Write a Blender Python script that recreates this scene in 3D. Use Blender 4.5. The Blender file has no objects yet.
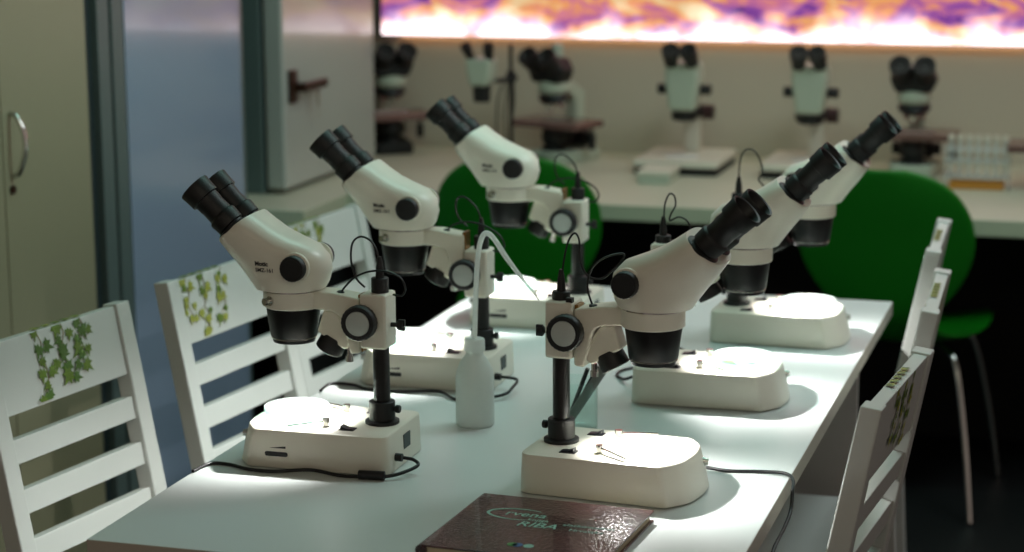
import bpy, bmesh, math, random
from mathutils import Vector, Matrix
from mathutils.bvhtree import BVHTree
sc = bpy.context.scene
COL = sc.collection
PI = math.pi
random.seed(7)

# ------------------------------------------------------------------ materials
def lin(c):
    return tuple(((v/255)/12.92 if v/255 <= .04045 else ((v/255+.055)/1.055)**2.4) for v in c)
def mat(name, rgb, rough=.5, metal=0., spec=.5, bump=0., bscale=60., vary=0., vscale=4., coat=0., srgb=True, trans=0., ior=1.45):
    m = bpy.data.materials.new(name); m.use_nodes = True
    nt = m.node_tree; b = nt.nodes['Principled BSDF']
    c = lin(rgb) if srgb else rgb
    b.inputs['Base Color'].default_value = (*c, 1)
    b.inputs['Roughness'].default_value = rough; b.inputs['Metallic'].default_value = metal
    b.inputs['Specular IOR Level'].default_value = spec; b.inputs['Coat Weight'].default_value = coat
    b.inputs['Transmission Weight'].default_value = trans; b.inputs['IOR'].default_value = ior
    tc = nt.nodes.new('ShaderNodeTexCoord')
    if vary:
        n = nt.nodes.new('ShaderNodeTexNoise'); n.inputs['Scale'].default_value = vscale; n.inputs['Detail'].default_value = 4
        nt.links.new(tc.outputs['Object'], n.inputs['Vector'])
        mx = nt.nodes.new('ShaderNodeMix'); mx.data_type = 'RGBA'
        mx.inputs[6].default_value = (*[v*(1-vary) for v in c], 1); mx.inputs[7].default_value = (*[min(1, v*(1+vary)) for v in c], 1)
        nt.links.new(n.outputs['Fac'], mx.inputs[0]); nt.links.new(mx.outputs[2], b.inputs['Base Color'])
    if bump:
        n = nt.nodes.new('ShaderNodeTexNoise'); n.inputs['Scale'].default_value = bscale
        nt.links.new(tc.outputs['Object'], n.inputs['Vector'])
        bp = nt.nodes.new('ShaderNodeBump'); bp.inputs['Strength'].default_value = bump; bp.inputs['Distance'].default_value = .002
        nt.links.new(n.outputs['Fac'], bp.inputs['Height']); nt.links.new(bp.outputs['Normal'], b.inputs['Normal'])
    return m
def clear_mat(name, tint, fac, rough=.03, white=0.):
    """thin clear glass or plastic: mostly transparent, glossy at grazing angles"""
    m = bpy.data.materials.new(name); m.use_nodes = True; nt = m.node_tree; nt.nodes.clear()
    out = nt.nodes.new('ShaderNodeOutputMaterial'); tr = nt.nodes.new('ShaderNodeBsdfTransparent'); gl = nt.nodes.new('ShaderNodeBsdfGlossy')
    tr.inputs[0].default_value = (*tint, 1); gl.inputs['Roughness'].default_value = rough
    lw = nt.nodes.new('ShaderNodeLayerWeight'); lw.inputs['Blend'].default_value = .5
    pw = nt.nodes.new('ShaderNodeMath'); pw.operation = 'POWER'; pw.inputs[1].default_value = 3; nt.links.new(lw.outputs['Facing'], pw.inputs[0])
    ml = nt.nodes.new('ShaderNodeMath'); ml.operation = 'MULTIPLY_ADD'; ml.inputs[1].default_value = fac*3; ml.inputs[2].default_value = .03; nt.links.new(pw.outputs[0], ml.inputs[0])
    mx = nt.nodes.new('ShaderNodeMixShader')
    nt.links.new(ml.outputs[0], mx.inputs[0]); nt.links.new(tr.outputs[0], mx.inputs[1]); nt.links.new(gl.outputs[0], mx.inputs[2])
    last = mx
    if white:
        df = nt.nodes.new('ShaderNodeBsdfDiffuse'); df.inputs[0].default_value = (.8, .88, .84, 1)
        m2 = nt.nodes.new('ShaderNodeMixShader'); m2.inputs[0].default_value = white
        nt.links.new(mx.outputs[0], m2.inputs[1]); nt.links.new(df.outputs[0], m2.inputs[2]); last = m2
    nt.links.new(last.outputs[0], out.inputs[0]); return m
def emit(name, rgb, s):
    m = bpy.data.materials.new(name); m.use_nodes = True; nt = m.node_tree; nt.nodes.clear()
    e = nt.nodes.new('ShaderNodeEmission'); o = nt.nodes.new('ShaderNodeOutputMaterial')
    e.inputs[0].default_value = (*rgb, 1); e.inputs[1].default_value = s; nt.links.new(e.outputs[0], o.inputs[0]); return m

M = dict(
 white=mat('instrument_white', (222, 220, 206), .33, vary=.03, bump=.04, bscale=500),
 white2=mat('instrument_grey_white', (215, 212, 196), .4),
 black=mat('black_rubber', (17, 19, 20), .5, bump=.1, bscale=700),
 blackg=mat('black_gloss', (9, 9, 10), .40, spec=.3),
 pole=mat('pole_black', (20, 19, 19), .3, metal=.2),
 knobcap=mat('knob_cap_grey', (176, 184, 180), .35),
 chrome=mat('chrome', (205, 205, 200), .15, metal=1),
 brass=mat('brass', (150, 110, 60), .3, metal=1),
 cable=mat('cable_black', (14, 14, 16), .45),
 switch=mat('switch_black', (14, 18, 28), .3),
 stage=mat('stage_glass', (235, 238, 235), .15),
 table=mat('table_laminate', (206, 214, 212), .34, vary=.02, vscale=3),
 tedge=mat('table_edge_band', (176, 170, 158), .5),
 tleg=mat('table_leg_board', (200, 196, 192), .5),
 chair=mat('chair_white_paint', (198, 203, 198), .36, vary=.03, vscale=8),
 green=mat('green_plastic', (2, 112, 8), .5),
 ivy1=mat('ivy_leaf', (96, 122, 40), .45, vary=.45, vscale=60),
 ivy2=mat('ivy_stem', (110, 96, 50), .5),
 blackmatte=mat('matte_black_panel', (10, 12, 12), .8),
 floor=None,
 wall=mat('wall_paint', (196, 186, 168), .8, vary=.03, vscale=1.2, bump=.05, bscale=120),
 ceil=mat('ceiling_paint', (190, 190, 185), .9),
 counter=mat('counter_laminate', (196, 196, 176), .4, vary=.04, vscale=2),
 cedge=mat('counter_edge', (178, 186, 160), .5),
 cream=mat('cream_laminate', (146, 144, 118), .36, vary=.05, vscale=2.5),
 teal=mat('grey_teal_metal', (88, 104, 102), .4),
 dteal=mat('dark_teal_metal', (44, 56, 58), .45),
 blue=mat('blue_grey_gloss', (136, 154, 176), .17, coat=.35, vary=.04, vscale=1.5),
 steel=mat('grey_white_metal', (168, 174, 168), .22, coat=.6, vary=.03, vscale=2),
 bronze=mat('bronze_handle', (58, 34, 24), .35, metal=.4),
 ledge=mat('scope_pale_green', (176, 186, 168), .4),
 pinky=mat('stage_plate_metal', (135, 104, 100), .22, metal=.6),
 amber=mat('amber_tray', (190, 130, 50), .4),
 red=mat('dark_red_knob', (48, 22, 24), .4),
 pages=mat('book_pages', (190, 178, 150), .8),
 lens=mat('lens_glass', (14, 18, 26), .06),
 acryl=clear_mat('clear_acrylic', (.93, .95, .96), .15, .1, white=.25),
 glass=clear_mat('clear_glass', (.93, .985, .97), .2, .02),
 dish=clear_mat('petri_glass', (.86, .95, .93), .16, .05, white=.13),
 penb=mat('tool_black', (18, 19, 20), .35), peng=mat('tool_grey', (100, 104, 98), .4),
 ink=mat('printed_ink', (22, 22, 24), .5), inkt=mat('print_silver_teal', (150, 205, 190), .4),
 inkg=mat('print_green', (60, 150, 70), .4), inkb=mat('print_blue', (50, 110, 170), .4),
 lampon=emit('lamp_glow', (1, .98, .93), 30.),
)
def bottle_mat():
    m = bpy.data.materials.new('milky_plastic'); m.use_nodes = True; nt = m.node_tree; nt.nodes.clear()
    o = nt.nodes.new('ShaderNodeOutputMaterial'); d = nt.nodes.new('ShaderNodeBsdfDiffuse'); t = nt.nodes.new('ShaderNodeBsdfTranslucent')
    g = nt.nodes.new('ShaderNodeBsdfGlossy'); g.inputs['Roughness'].default_value = .25
    tr = nt.nodes.new('ShaderNodeBsdfTransparent'); tr.inputs[0].default_value = (.95, .98, .97, 1)
    d.inputs[0].default_value = (.86, .88, .86, 1); t.inputs[0].default_value = (.86, .88, .86, 1)
    a = nt.nodes.new('ShaderNodeMixShader'); a.inputs[0].default_value = .5
    b = nt.nodes.new('ShaderNodeMixShader'); b.inputs[0].default_value = .32
    c = nt.nodes.new('ShaderNodeMixShader'); c.inputs[0].default_value = .05
    nt.links.new(d.outputs[0], a.inputs[1]); nt.links.new(t.outputs[0], a.inputs[2])
    nt.links.new(a.outputs[0], b.inputs[1]); nt.links.new(tr.outputs[0], b.inputs[2])
    nt.links.new(b.outputs[0], c.inputs[1]); nt.links.new(g.outputs[0], c.inputs[2]); nt.links.new(c.outputs[0], o.inputs[0]); return m
M['milky'] = bottle_mat()
def floor_mat():
    m = mat('floor_tile', (30, 31, 32), .45, vary=.2, vscale=3); nt = m.node_tree; b = nt.nodes['Principled BSDF']
    tc = nt.nodes.new('ShaderNodeTexCoord'); br = nt.nodes.new('ShaderNodeTexBrick')
    br.offset = 0; br.inputs['Scale'].default_value = 1.; br.inputs['Brick Width'].default_value = .6; br.inputs['Row Height'].default_value = .6
    br.inputs['Mortar Size'].default_value = .003
    br.inputs['Color1'].default_value = (.010, .011, .011, 1); br.inputs['Color2'].default_value = (.013, .013, .014, 1); br.inputs['Mortar'].default_value = (.035, .036, .034, 1)
    nt.links.new(tc.outputs['Object'], br.inputs['Vector']); nt.links.new(br.outputs['Color'], b.inputs['Base Color']); return m
M['floor'] = floor_mat()
def book_mat():
    m = mat('book_cover', (58, 24, 28), .22, coat=.4); nt = m.node_tree; b = nt.nodes['Principled BSDF']
    tc = nt.nodes.new('ShaderNodeTexCoord'); v = nt.nodes.new('ShaderNodeTexVoronoi'); v.inputs['Scale'].default_value = 190
    n = nt.nodes.new('ShaderNodeTexNoise'); n.inputs['Scale'].default_value = 14; n.inputs['Detail'].default_value = 6
    r = nt.nodes.new('ShaderNodeValToRGB'); r.color_ramp.elements[0].position = .35; r.color_ramp.elements[0].color = (.016, .006, .008, 1)
    r.color_ramp.elements[1].position = .7; r.color_ramp.elements[1].color = (.10, .022, .026, 1)
    bp = nt.nodes.new('ShaderNodeBump'); bp.inputs['Strength'].default_value = .55; bp.inputs['Distance'].default_value = .0012
    nt.links.new(tc.outputs['Object'], v.inputs['Vector']); nt.links.new(tc.outputs['Object'], n.inputs['Vector'])
    nt.links.new(n.outputs['Fac'], r.inputs[0]); nt.links.new(r.outputs[0], b.inputs['Base Color'])
    nt.links.new(v.outputs['Distance'], bp.inputs['Height']); nt.links.new(bp.outputs[0], b.inputs['Normal']); return m
M['book'] = book_mat()
def picture_mat():
    """the backlit picture: purple and orange flames, near-white along its lower edge"""
    m = bpy.data.materials.new('backlit_fire_picture'); m.use_nodes = True; nt = m.node_tree; nt.nodes.clear()
    N = nt.nodes.new; L = nt.links.new
    o = N('ShaderNodeOutputMaterial'); e = N('ShaderNodeEmission'); tc = N('ShaderNodeTexCoord')
    mp = N('ShaderNodeMapping'); mp.inputs['Scale'].default_value = (4.2, 1, 9); mp.inputs['Rotation'].default_value = (0, .35, 0)
    n1 = N('ShaderNodeTexNoise'); n1.inputs['Scale'].default_value = 1.5; n1.inputs['Detail'].default_value = 7; n1.inputs['Distortion'].default_value = .9; n1.inputs['Roughness'].default_value = .62
    L(tc.outputs['Object'], mp.inputs[0]); L(mp.outputs[0], n1.inputs['Vector'])
    r = N('ShaderNodeValToRGB'); cr = r.color_ramp
    for p, c in ((.33, (.07, .02, .16, 1)), (.43, (.30, .08, .42, 1)), (.50, (.75, .22, .34, 1)), (.56, (1, .40, .12, 1)), (.66, (1, .75, .42, 1))):
        el = cr.elements.new(p); el.color = c
    cr.elements.remove(cr.elements[0]); cr.elements.remove(cr.elements[-1])
    L(n1.outputs['Fac'], r.inputs[0])
    sx = N('ShaderNodeSeparateXYZ'); L(tc.outputs['Object'], sx.inputs[0])
    mr = N('ShaderNodeMapRange'); mr.inputs[1].default_value = 0; mr.inputs[2].default_value = .12; mr.inputs[3].default_value = 1; mr.inputs[4].default_value = 0
    L(sx.outputs['Z'], mr.inputs[0])
    n2 = N('ShaderNodeTexNoise'); n2.inputs['Scale'].default_value = 8.; n2.inputs['Detail'].default_value = 6; L(tc.outputs['Object'], n2.inputs['Vector'])
    md = N('ShaderNodeMath'); md.operation = 'MULTIPLY_ADD'; md.inputs[1].default_value = 4.0; md.inputs[2].default_value = -2.0; L(n2.outputs['Fac'], md.inputs[0])
    ad = N('ShaderNodeMath'); ad.operation = 'ADD'; ad.use_clamp = True; L(mr.outputs[0], ad.inputs[0]); L(md.outputs[0], ad.inputs[1])
    pw = N('ShaderNodeMath'); pw.operation = 'MULTIPLY'; pw.use_clamp = True; L(ad.outputs[0], pw.inputs[0]); L(mr.outputs[0], pw.inputs[1])
    mx = N('ShaderNodeMix'); mx.data_type = 'RGBA'; L(pw.outputs[0], mx.inputs[0]); L(r.outputs[0], mx.inputs[6]); mx.inputs[7].default_value = (1, .82, .84, 1)
    st = N('ShaderNodeMath'); st.operation = 'MULTIPLY_ADD'; st.inputs[1].default_value = 1.7; st.inputs[2].default_value = .68; L(pw.outputs[0], st.inputs[0])
    L(mx.outputs[2], e.inputs[0]); L(st.outputs[0], e.inputs[1]); L(e.outputs[0], o.inputs[0]); return m
M['picture'] = picture_mat()

# ------------------------------------------------------------------ mesh helpers
def tag(o, label=None, cat=None, group=None, kind=None):
    for k, v in (('label', label), ('category', cat), ('group', group), ('kind', kind)):
        if v: o[k] = v
    return o
def thing(name, label, cat, loc, rz=0., group=None):
    o = bpy.data.objects.new(name, None); COL.objects.link(o); o.empty_display_size = .05
    o.location = loc; o.rotation_euler = (0, 0, rz); return tag(o, label, cat, group)
def obj(name, bm, m, parent=None, smooth=True, bevel=0., seg=2, loc=None):
    bmesh.ops.recalc_face_normals(bm, faces=bm.faces)
    me = bpy.data.meshes.new(name); bm.to_mesh(me); bm.free()
    for mm in (m if isinstance(m, (list, tuple)) else [m]): me.materials.append(mm)
    o = bpy.data.objects.new(name, me); COL.objects.link(o)
    if parent: o.parent = parent
    if loc: o.location = loc
    if smooth:
        me.shade_smooth()
        for e in me.edges: pass
        try: me.set_sharp_from_angle(angle=math.radians(38))
        except Exception: pass
    if bevel:
        b = o.modifiers.new('bevel', 'BEVEL'); b.width = bevel; b.segments = seg; b.limit_method = 'ANGLE'; b.angle_limit = math.radians(35)
    return o
def B(): return bmesh.new()
def box(bm, x0, x1, y0, y1, z0, z1, mtx=None, mi=0):
    v = [bm.verts.new((x, y, z)) for x in (x0, x1) for y in (y0, y1) for z in (z0, z1)]
    for q in ((0,1,3,2),(4,6,7,5),(0,4,5,1),(2,3,7,6),(0,2,6,4),(1,5,7,3)):
        bm.faces.new([v[i] for i in q]).material_index = mi
    if mtx: bmesh.ops.transform(bm, matrix=mtx, verts=v)
    return v
def frame(axis):
    a = Vector(axis).normalized(); u = a.cross(Vector((0, 0, 1)))
    if u.length < 1e-4: u = Vector((1, 0, 0))
    u.normalize(); return a, u, a.cross(u)
def lathe(bm, origin, axis, prof, n=28, mi=0, cap=True, rib=0., ribn=0):
    """prof: list of (distance along axis, radius)"""
    a, u, w = frame(axis); o = Vector(origin); rings = []
    for d, r in prof:
        ring = []
        for i in range(n):
            t = 2*PI*i/n; rr = r*(1+(rib if ribn and i % 2 else 0))
            ring.append(bm.verts.new(o+a*d+(u*math.cos(t)+w*math.sin(t))*rr))
        rings.append(ring)
    for A, C in zip(rings, rings[1:]):
        for i in range(n):
            bm.faces.new((A[i], A[(i+1) % n], C[(i+1) % n], C[i])).material_index = mi
    if cap:
        bm.faces.new(rings[0]).material_index = mi; bm.faces.new(rings[-1]).material_index = mi
def cyl(bm, p, q, r, r2=None, n=20, mi=0):
    p, q = Vector(p), Vector(q); lathe(bm, p, q-p, [(0, r), ((q-p).length, r if r2 is None else r2)], n, mi)
def prism(bm, pts, y0, y1, mi=0, plane='xz'):
    f = (lambda a, b, y: (a, y, b)) if plane == 'xz' else (lambda a, b, y: (a, b, y))
    A = [bm.verts.new(f(a, b, y0)) for a, b in pts]; C = [bm.verts.new(f(a, b, y1)) for a, b in pts]
    n = len(pts)
    for i in range(n): bm.faces.new((A[i], A[(i+1) % n], C[(i+1) % n], C[i])).material_index = mi
    bm.faces.new(A).material_index = mi; bm.faces.new(C).material_index = mi
def smooth_path(pts, sub=6):
    P = [Vector(p) for p in pts]; out = []
    for i in range(len(P)-1):
        p0 = P[max(i-1, 0)]; p1 = P[i]; p2 = P[i+1]; p3 = P[min(i+2, len(P)-1)]
        for k in range(sub):
            t = k/sub
            out.append(.5*((2*p1)+(p2-p0)*t+(2*p0-5*p1+4*p2-p3)*t*t+(3*p1-p0-3*p2+p3)*t**3))
    out.append(P[-1]); return out
def tube(bm, pts, r, n=10, sub=6, mi=0, flat=False):
    P = smooth_path(pts, sub) if sub > 1 else [Vector(p) for p in pts]
    rings = []; up = None
    for i, p in enumerate(P):
        d = (P[min(i+1, len(P)-1)]-P[max(i-1, 0)])
        if d.length < 1e-9: d = Vector((0, 0, 1))
        d.normalize()
        if up is None:
            up = Vector((0, 0, 1)) if abs(d.z) < .9 else Vector((0, 1, 0))
        s = d.cross(up); s.normalize(); up = s.cross(d)
        rr = r(i/(len(P)-1)) if callable(r) else r
        rings.append([bm.verts.new(p+(s*math.cos(2*PI*k/n)+up*math.sin(2*PI*k/n))*rr) for k in range(n)])
    for A, C in zip(rings, rings[1:]):
        for k in range(n): bm.faces.new((A[k], A[(k+1) % n], C[(k+1) % n], C[k])).material_index = mi
    bm.faces.new(rings[0]).material_index = mi; bm.faces.new(rings[-1]).material_index = mi
def text_bm(s, size, bold=0., shear=0.):
    cu = bpy.data.curves.new('t', 'FONT'); cu.body = s; cu.size = size; cu.offset = bold; cu.shear = shear; cu.resolution_u = 4
    o = bpy.data.objects.new('t', cu); COL.objects.link(o); bpy.context.view_layer.update()
    me = bpy.data.meshes.new_from_object(o.evaluated_get(bpy.context.evaluated_depsgraph_get()))
    bm = B(); bm.from_mesh(me); bpy.data.objects.remove(o); bpy.data.curves.remove(cu); bpy.data.meshes.remove(me)
    bmesh.ops.triangulate(bm, faces=bm.faces); return bm

TZ = .75
# ------------------------------------------------------------------ stereo microscope
def rounded(pts, r, k=5):
    """round the corners of a polygon; r may be a list"""
    out = []; n = len(pts)
    for i in range(n):
        p = Vector(pts[i]); a = Vector(pts[i-1]); b = Vector(pts[(i+1) % n]); rr = r[i] if isinstance(r, (list, tuple)) else r
        u = (a-p); v = (b-p); rr = min(rr, u.length*.45, v.length*.45); s = p+u.normalized()*rr; e = p+v.normalized()*rr
        for j in range(k+1):
            t = j/k; out.append(tuple((1-t)**2*s+2*t*(1-t)*p+t*t*e))
    return out
def loft(bm, sections, mi=0):
    rings = [[bm.verts.new(p) for p in s] for s in sections]; n = len(rings[0])
    for A, C in zip(rings, rings[1:]):
        for i in range(n): bm.faces.new((A[i], A[(i+1) % n], C[(i+1) % n], C[i])).material_index = mi
    bm.faces.new(rings[0]).material_index = mi; bm.faces.new(rings[-1]).material_index = mi

CABLE_A = [(0, 0, .279), (.001, 0, .300), (.005, -.002, .318), (.016, -.004, .332), (.032, -.006, .336), (.046, -.01, .324), (.050, -.014, .296), (.045, -.02, .270), (.032, -.022, .256)]
CABLE_A2 = [(.060, .004, .252), (.052, .006, .262), (.036, .008, .277), (.012, .014, .288), (-.014, .018, .291), (-.038, .02, .284), (-.046, .018, .268), (-.038, .012, .255), (-.022, .004, .254)]
CABLE_B = [(0, 0, .272), (.003, 0, .305), (.010, 0, .338), (.020, 0, .352), (.027, 0, .342), (.028, 0, .315), (.038, .004, .292), (.056, .012, .287), (.074, .02, .302), (.086, .024, .319), (.080, .02, .323), (.060, .01, .317), (.045, .002, .302), (.041, -.004, .276), (.050, -.008, .252)]

CABLE_C = [(0, 0, .272), (.001, 0, .300), (.003, 0, .322), (.010, 0, .337), (.018, 0, .334), (.020, .002, .318), (.012, .004, .302), (.010, .006, .290), (.026, .004, .296), (.042, 0, .288), (.048, -.004, .270), (.050, -.008, .252)]
CABLE_D = [(0, 0, .272), (0, 0, .306), (.003, 0, .334), (.013, 0, .350), (.029, 0, .348), (.040, .002, .328), (.043, .006, .306), (.036, .006, .292), (.046, .002, .280), (.051, -.004, .266), (.050, -.008, .252)]

def microscope(label, loc, rz, lift, blift, variant, text):
    t = thing('stereo_microscope', label, 'microscope', loc, rz, 'stereo microscopes on the white table')
    W, K = M['white'], M['black']
    # base: low box with a wedge-shaped nose, walls flaring slightly downward
    def outline(dx, hw):
        return rounded([(-.0345-dx*.15, -hw), (.172+dx*.9, -hw), (.195+dx, -.050), (.201+dx, 0), (.195+dx, .050), (.172+dx*.9, hw), (-.0345-dx*.15, hw)],
                       [.020, .006, .022, .05, .022, .006, .020], 5)
    bm = B(); secs = []
    for z, dx, hw in ((-.0015, .012, .081), (0, .014, .082), (.030, .008, .0825), (.0535, .001, .082), (.0553, -.0002, .0815), (.0565, -.0022, .0795)):
        o = outline(dx, hw)
        if z > .055:
            k = .997 if z < .056 else .988
            o = [((x-.08)*k+.08, y*k) for x, y in o]
        secs.append([(x, y, z) for x, y in o])
    loft(bm, secs)
    base = obj('base', bm, W, t)
    bm = B()
    for x, y in ((-.015, -.06), (-.015, .06), (.16, -.055), (.16, .055)): cyl(bm, (x, y, -.003), (x, y, .005), .009, n=12)
    obj('rubber_feet', bm, K, base)
    bm = B(); lathe(bm, (.137, 0, .0563), (0, 0, 1), [(0, .048), (.0012, .048), (.0012, .0455)], 40)
    obj('stage_plate', bm, M['stage'], t)
    for sy, ang in ((-1, -32), (1, 30)):
        a = math.radians(ang if sy < 0 else ang); bx, by = .073, sy*.042
        ex, ey = bx+.058*math.cos(a), by+.058*math.sin(a)
        bm = B(); cyl(bm, (bx, by, .055), (bx, by, .063), .0045, n=12); cyl(bm, (bx, by, .0635), (bx, by, .0685), .006, n=12)
        d = Vector((ex-bx, ey-by, 0)).normalized(); s = Vector((-d.y, d.x, 0))
        p = [Vector((bx, by, .0630)), Vector((bx, by, .0630))+d*.02, Vector((ex, ey, .0600))]
        for q0, q1 in zip(p, p[1:]):
            vs = [bm.verts.new(v) for v in (q0-s*.0032, q1-s*.0026, q1+s*.0026, q0+s*.0032)]
            f = bm.faces.new(vs); g = bmesh.ops.extrude_face_region(bm, geom=[f]); 
            bmesh.ops.translate(bm, vec=(0, 0, .0012), verts=[v for v in g['geom'] if isinstance(v, bmesh.types.BMVert)])
        obj('stage_clip', bm, M['chrome'], t)
    for x, y in ((.030, -.052), (.036, .050)):
        bm = B(); box(bm, x-.0115, x+.0115, y-.0085, y+.0085, .0545, .0576)
        prism(bm, [(x-.009, .057), (x+.009, .057), (x+.009, .0630), (x, .0590), (x-.009, .0585)], y-.0065, y+.0065)
        obj('power_switch', bm, M['switch'], t, smooth=False)
    bm = B()
    prism(bm, rounded([(.119, .0165), (.155, .0165), (.155, .0235), (.119, .0235)], .0034, 4), .0818, .0832)
    prism(bm, [(.122, .0290), (.148, .0290), (.122, .0325)], .0818, .0828)
    obj('brightness_slider', bm, K, t, smooth=False)
    bm = B(); box(bm, -.0367, -.0340, -.02, .008, .020, .042); obj('rear_label', bm, M['dteal'], t, smooth=False)
    bm = B(); cyl(bm, (-.034, .044, .018), (-.0465, .044, .018), .006, n=14); obj('power_socket', bm, K, t)
    bm = B(); cyl(bm, (.19, .034, .036), (.2045, .037, .036), .0065, n=14); cyl(bm, (.2045, .037, .036), (.209, .038, .036), .005, n=14)
    obj('lamp_dial', bm, M['chrome'], t)
    # pole and collar
    bm = B(); cyl(bm, (0, 0, .05), (0, 0, .255+blift), .0125, n=28); obj('pole', bm, M['pole'], t)
    bm = B(); lathe(bm, (0, 0, .0555), (0, 0, 1), [(0, .0255), (.0055, .0255), (.007, .0195), (.034, .0195), (.035, .0185), (.035, .013)], 32)
    col = obj('collar', bm, K, t)
    bm = B(); cyl(bm, (-.018, 0, .079), (-.022, 0, .079), .0035, n=10); lathe(bm, (-.0215, 0, .079), (-1, 0, 0), [(0, .0050), (.001, .0060), (.006, .0060), (.007, .005)], 16)
    obj('set_screw', bm, K, col)
    L = lift; BL = blift
    def P(pts): return [(x, z+L) for x, z in pts]
    # focus block on the pole
    bm = B(); prism(bm, [(x, z+BL) for x, z in ((-.0165, .174), (.0245, .174), (.0245, .256), (-.0165, .256))], -.0245, .0245)
    obj('focus_block', bm, W, t, bevel=.004)
    for s in (-1, 1):
        bm = B(); lathe(bm, (.0195, s*.0248, .216+BL), (0, s, 0), [(0, .016), (.004, .016), (.0045, .0255), (.006, .0265), (.019, .0265), (.021, .025), (.021, .019), (.019, .0185)], 48, rib=-.025, ribn=1)
        k = obj('focus_knob', bm, K, t)
        bm = B(); lathe(bm, (.0195, s*.0438, .216+BL), (0, s, 0), [(0, .0185), (.0022, .0180), (.003, .0165)], 32); obj('knob_cap', bm, M['knobcap'], k)
    bm = B(); cyl(bm, (-.016, 0, .208+BL), (-.026, 0, .208+BL), .0035, n=10); lathe(bm, (-.026, 0, .208+BL), (-1, 0, 0), [(0, .004), (.001, .0065), (.009, .0065), (.010, .005)], 14)
    box(bm, -.038, -.028, -.0025, .0025, .200+BL, .216+BL)
    obj('lock_screw', bm, K, t)
    # rack strip and arm
    bm = B(); box(bm, .0240, .0300, -.012, .012, .166+L, .2515+L); obj('rack_slide', bm, M['brass'], t, smooth=False)
    arm = P([(.100, .254), (.072, .254), (.040, .249), (.0265, .247), (.0265, .165), (.041, .163), (.0545, .214), (.059, .221), (.070, .2255), (.100, .228)])
    bm = B(); prism(bm, arm, -.021, .021)
    obj('arm', bm, M['white2'], t, bevel=.003)
    bm = B(); lathe(bm, (.137, 0, .2275+L), (0, 0, 1), [(0, .0435), (.0015, .0455), (.0245, .0455), (.026, .044)], 48)
    ring = obj('holder_ring', bm, W, t)
    bm = B(); a = math.radians(62); d = Vector((math.cos(a), math.sin(a), 0)); c = Vector((.137, 0, .241+L))
    lathe(bm, c+d*.044, d, [(0, .0075), (.003, .0075), (.0032, .004), (.008, .004), (.0085, .0055), (.013, .0055)], 18)
    obj('clamp_screw', bm, M['chrome'], ring)
    # objective
    bm = B(); lathe(bm, (.138, 0, .229+L), (0, 0, -1), [(0, .0400), (.005, .0405), (.046, .0350), (.047, .0340)], 40)
    ob = obj('objective', bm, M['blackg'], t)
    bm = B(); lathe(bm, (.138, 0, .1815+L), (0, 0, -1), [(0, .0335), (.0008, .0342), (.0018, .0342), (.0022, .033)], 40); obj('objective_ring', bm, M['chrome'], ob)
    bm = B(); lathe(bm, (.138, 0, .1795+L), (0, 0, -1), [(0, .0328), (.0055, .0315), (.0055, .027), (.003, .026)], 40); obj('lens_rim', bm, M['blackg'], ob)
    # head
    # each section: lower-front point, upper-rear point, half width, exponent
    S = [((.184, .2545), (.095, .2545), .0445, 2.1), ((.193, .2555), (.089, .2560), .0485, 2.2), ((.199, .2640), (.083, .2660), .0505, 2.25), ((.207, .2750), (.0785, .2830), .0515, 2.35),
         ((.2145, .2850), (.082, .3030), .0520, 2.4), ((.221, .2930), (.098, .3200), .0520, 2.45), ((.2265, .3000), (.126, .3310), .0525, 2.5), ((.2315, .3070), (.150, .3415), .0530, 2.5),
         ((.2370, .3150), (.170, .3540), .0545, 2.5), ((.2420, .3225), (.189, .3670), .0560, 2.5)]
    bm = B(); secs = []
    for (bx, bz), (tx, tz), hw, e in S:
        cx, cz = (bx+tx)/2, (bz+tz)/2; hx, hz = (bx-tx)/2, (bz-tz)/2; ring_ = []
        for i in range(48):
            th = 2*PI*i/48; cs, sn = math.cos(th), math.sin(th)
            u = math.copysign(abs(cs)**(2/e), cs); v = math.copysign(abs(sn)**(2/e), sn)
            ring_.append((cx+hx*u, hw*v, cz+hz*u+L))
        secs.append(ring_)
    # thin lip round the eyepiece face
    fc = Vector(((.242+.189)/2, 0, (.3225+.367)/2+L)); ax = Vector((.643, 0, .766)).normalized()
    last = [Vector(p) for p in secs[-1]]
    secs.append([tuple(fc+(p-fc)*.975+ax*.002) for p in last]); secs.append([tuple(fc+(p-fc)*.90+ax*.0015) for p in last])
    loft(bm, secs)
    bmc = bm.copy(); bmesh.ops.triangulate(bmc, faces=bmc.faces); bvh = BVHTree.FromBMesh(bmc); bmc.free()
    head = obj('head', bm, W, t)
    bm = B(); lathe(bm, (.139, 0, .2530+L), (0, 0, 1), [(0, .0465), (.002, .0465)], 48); obj('mount_ring', bm, M['chrome'], head)
    for s in (-1, 1):
        bm = B(); lathe(bm, (.114, s*.044, .2945+L), (0, s, 0), [(0, .0222), (.0045, .0218), (.0055, .0205)], 36); obj('knob_boss', bm, W, head)
        bm = B(); lathe(bm, (.114, s*.0495, .2945+L), (0, s, 0), [(0, .0178), (.001, .0192), (.012, .0192), (.0135, .018), (.0135, .015), (.0128, .0145)], 48, rib=-.03, ribn=1)
        obj('zoom_knob', bm, K, t)
    # eyepieces
    ed = Vector((.722, 0, .692)).normalized()
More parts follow.
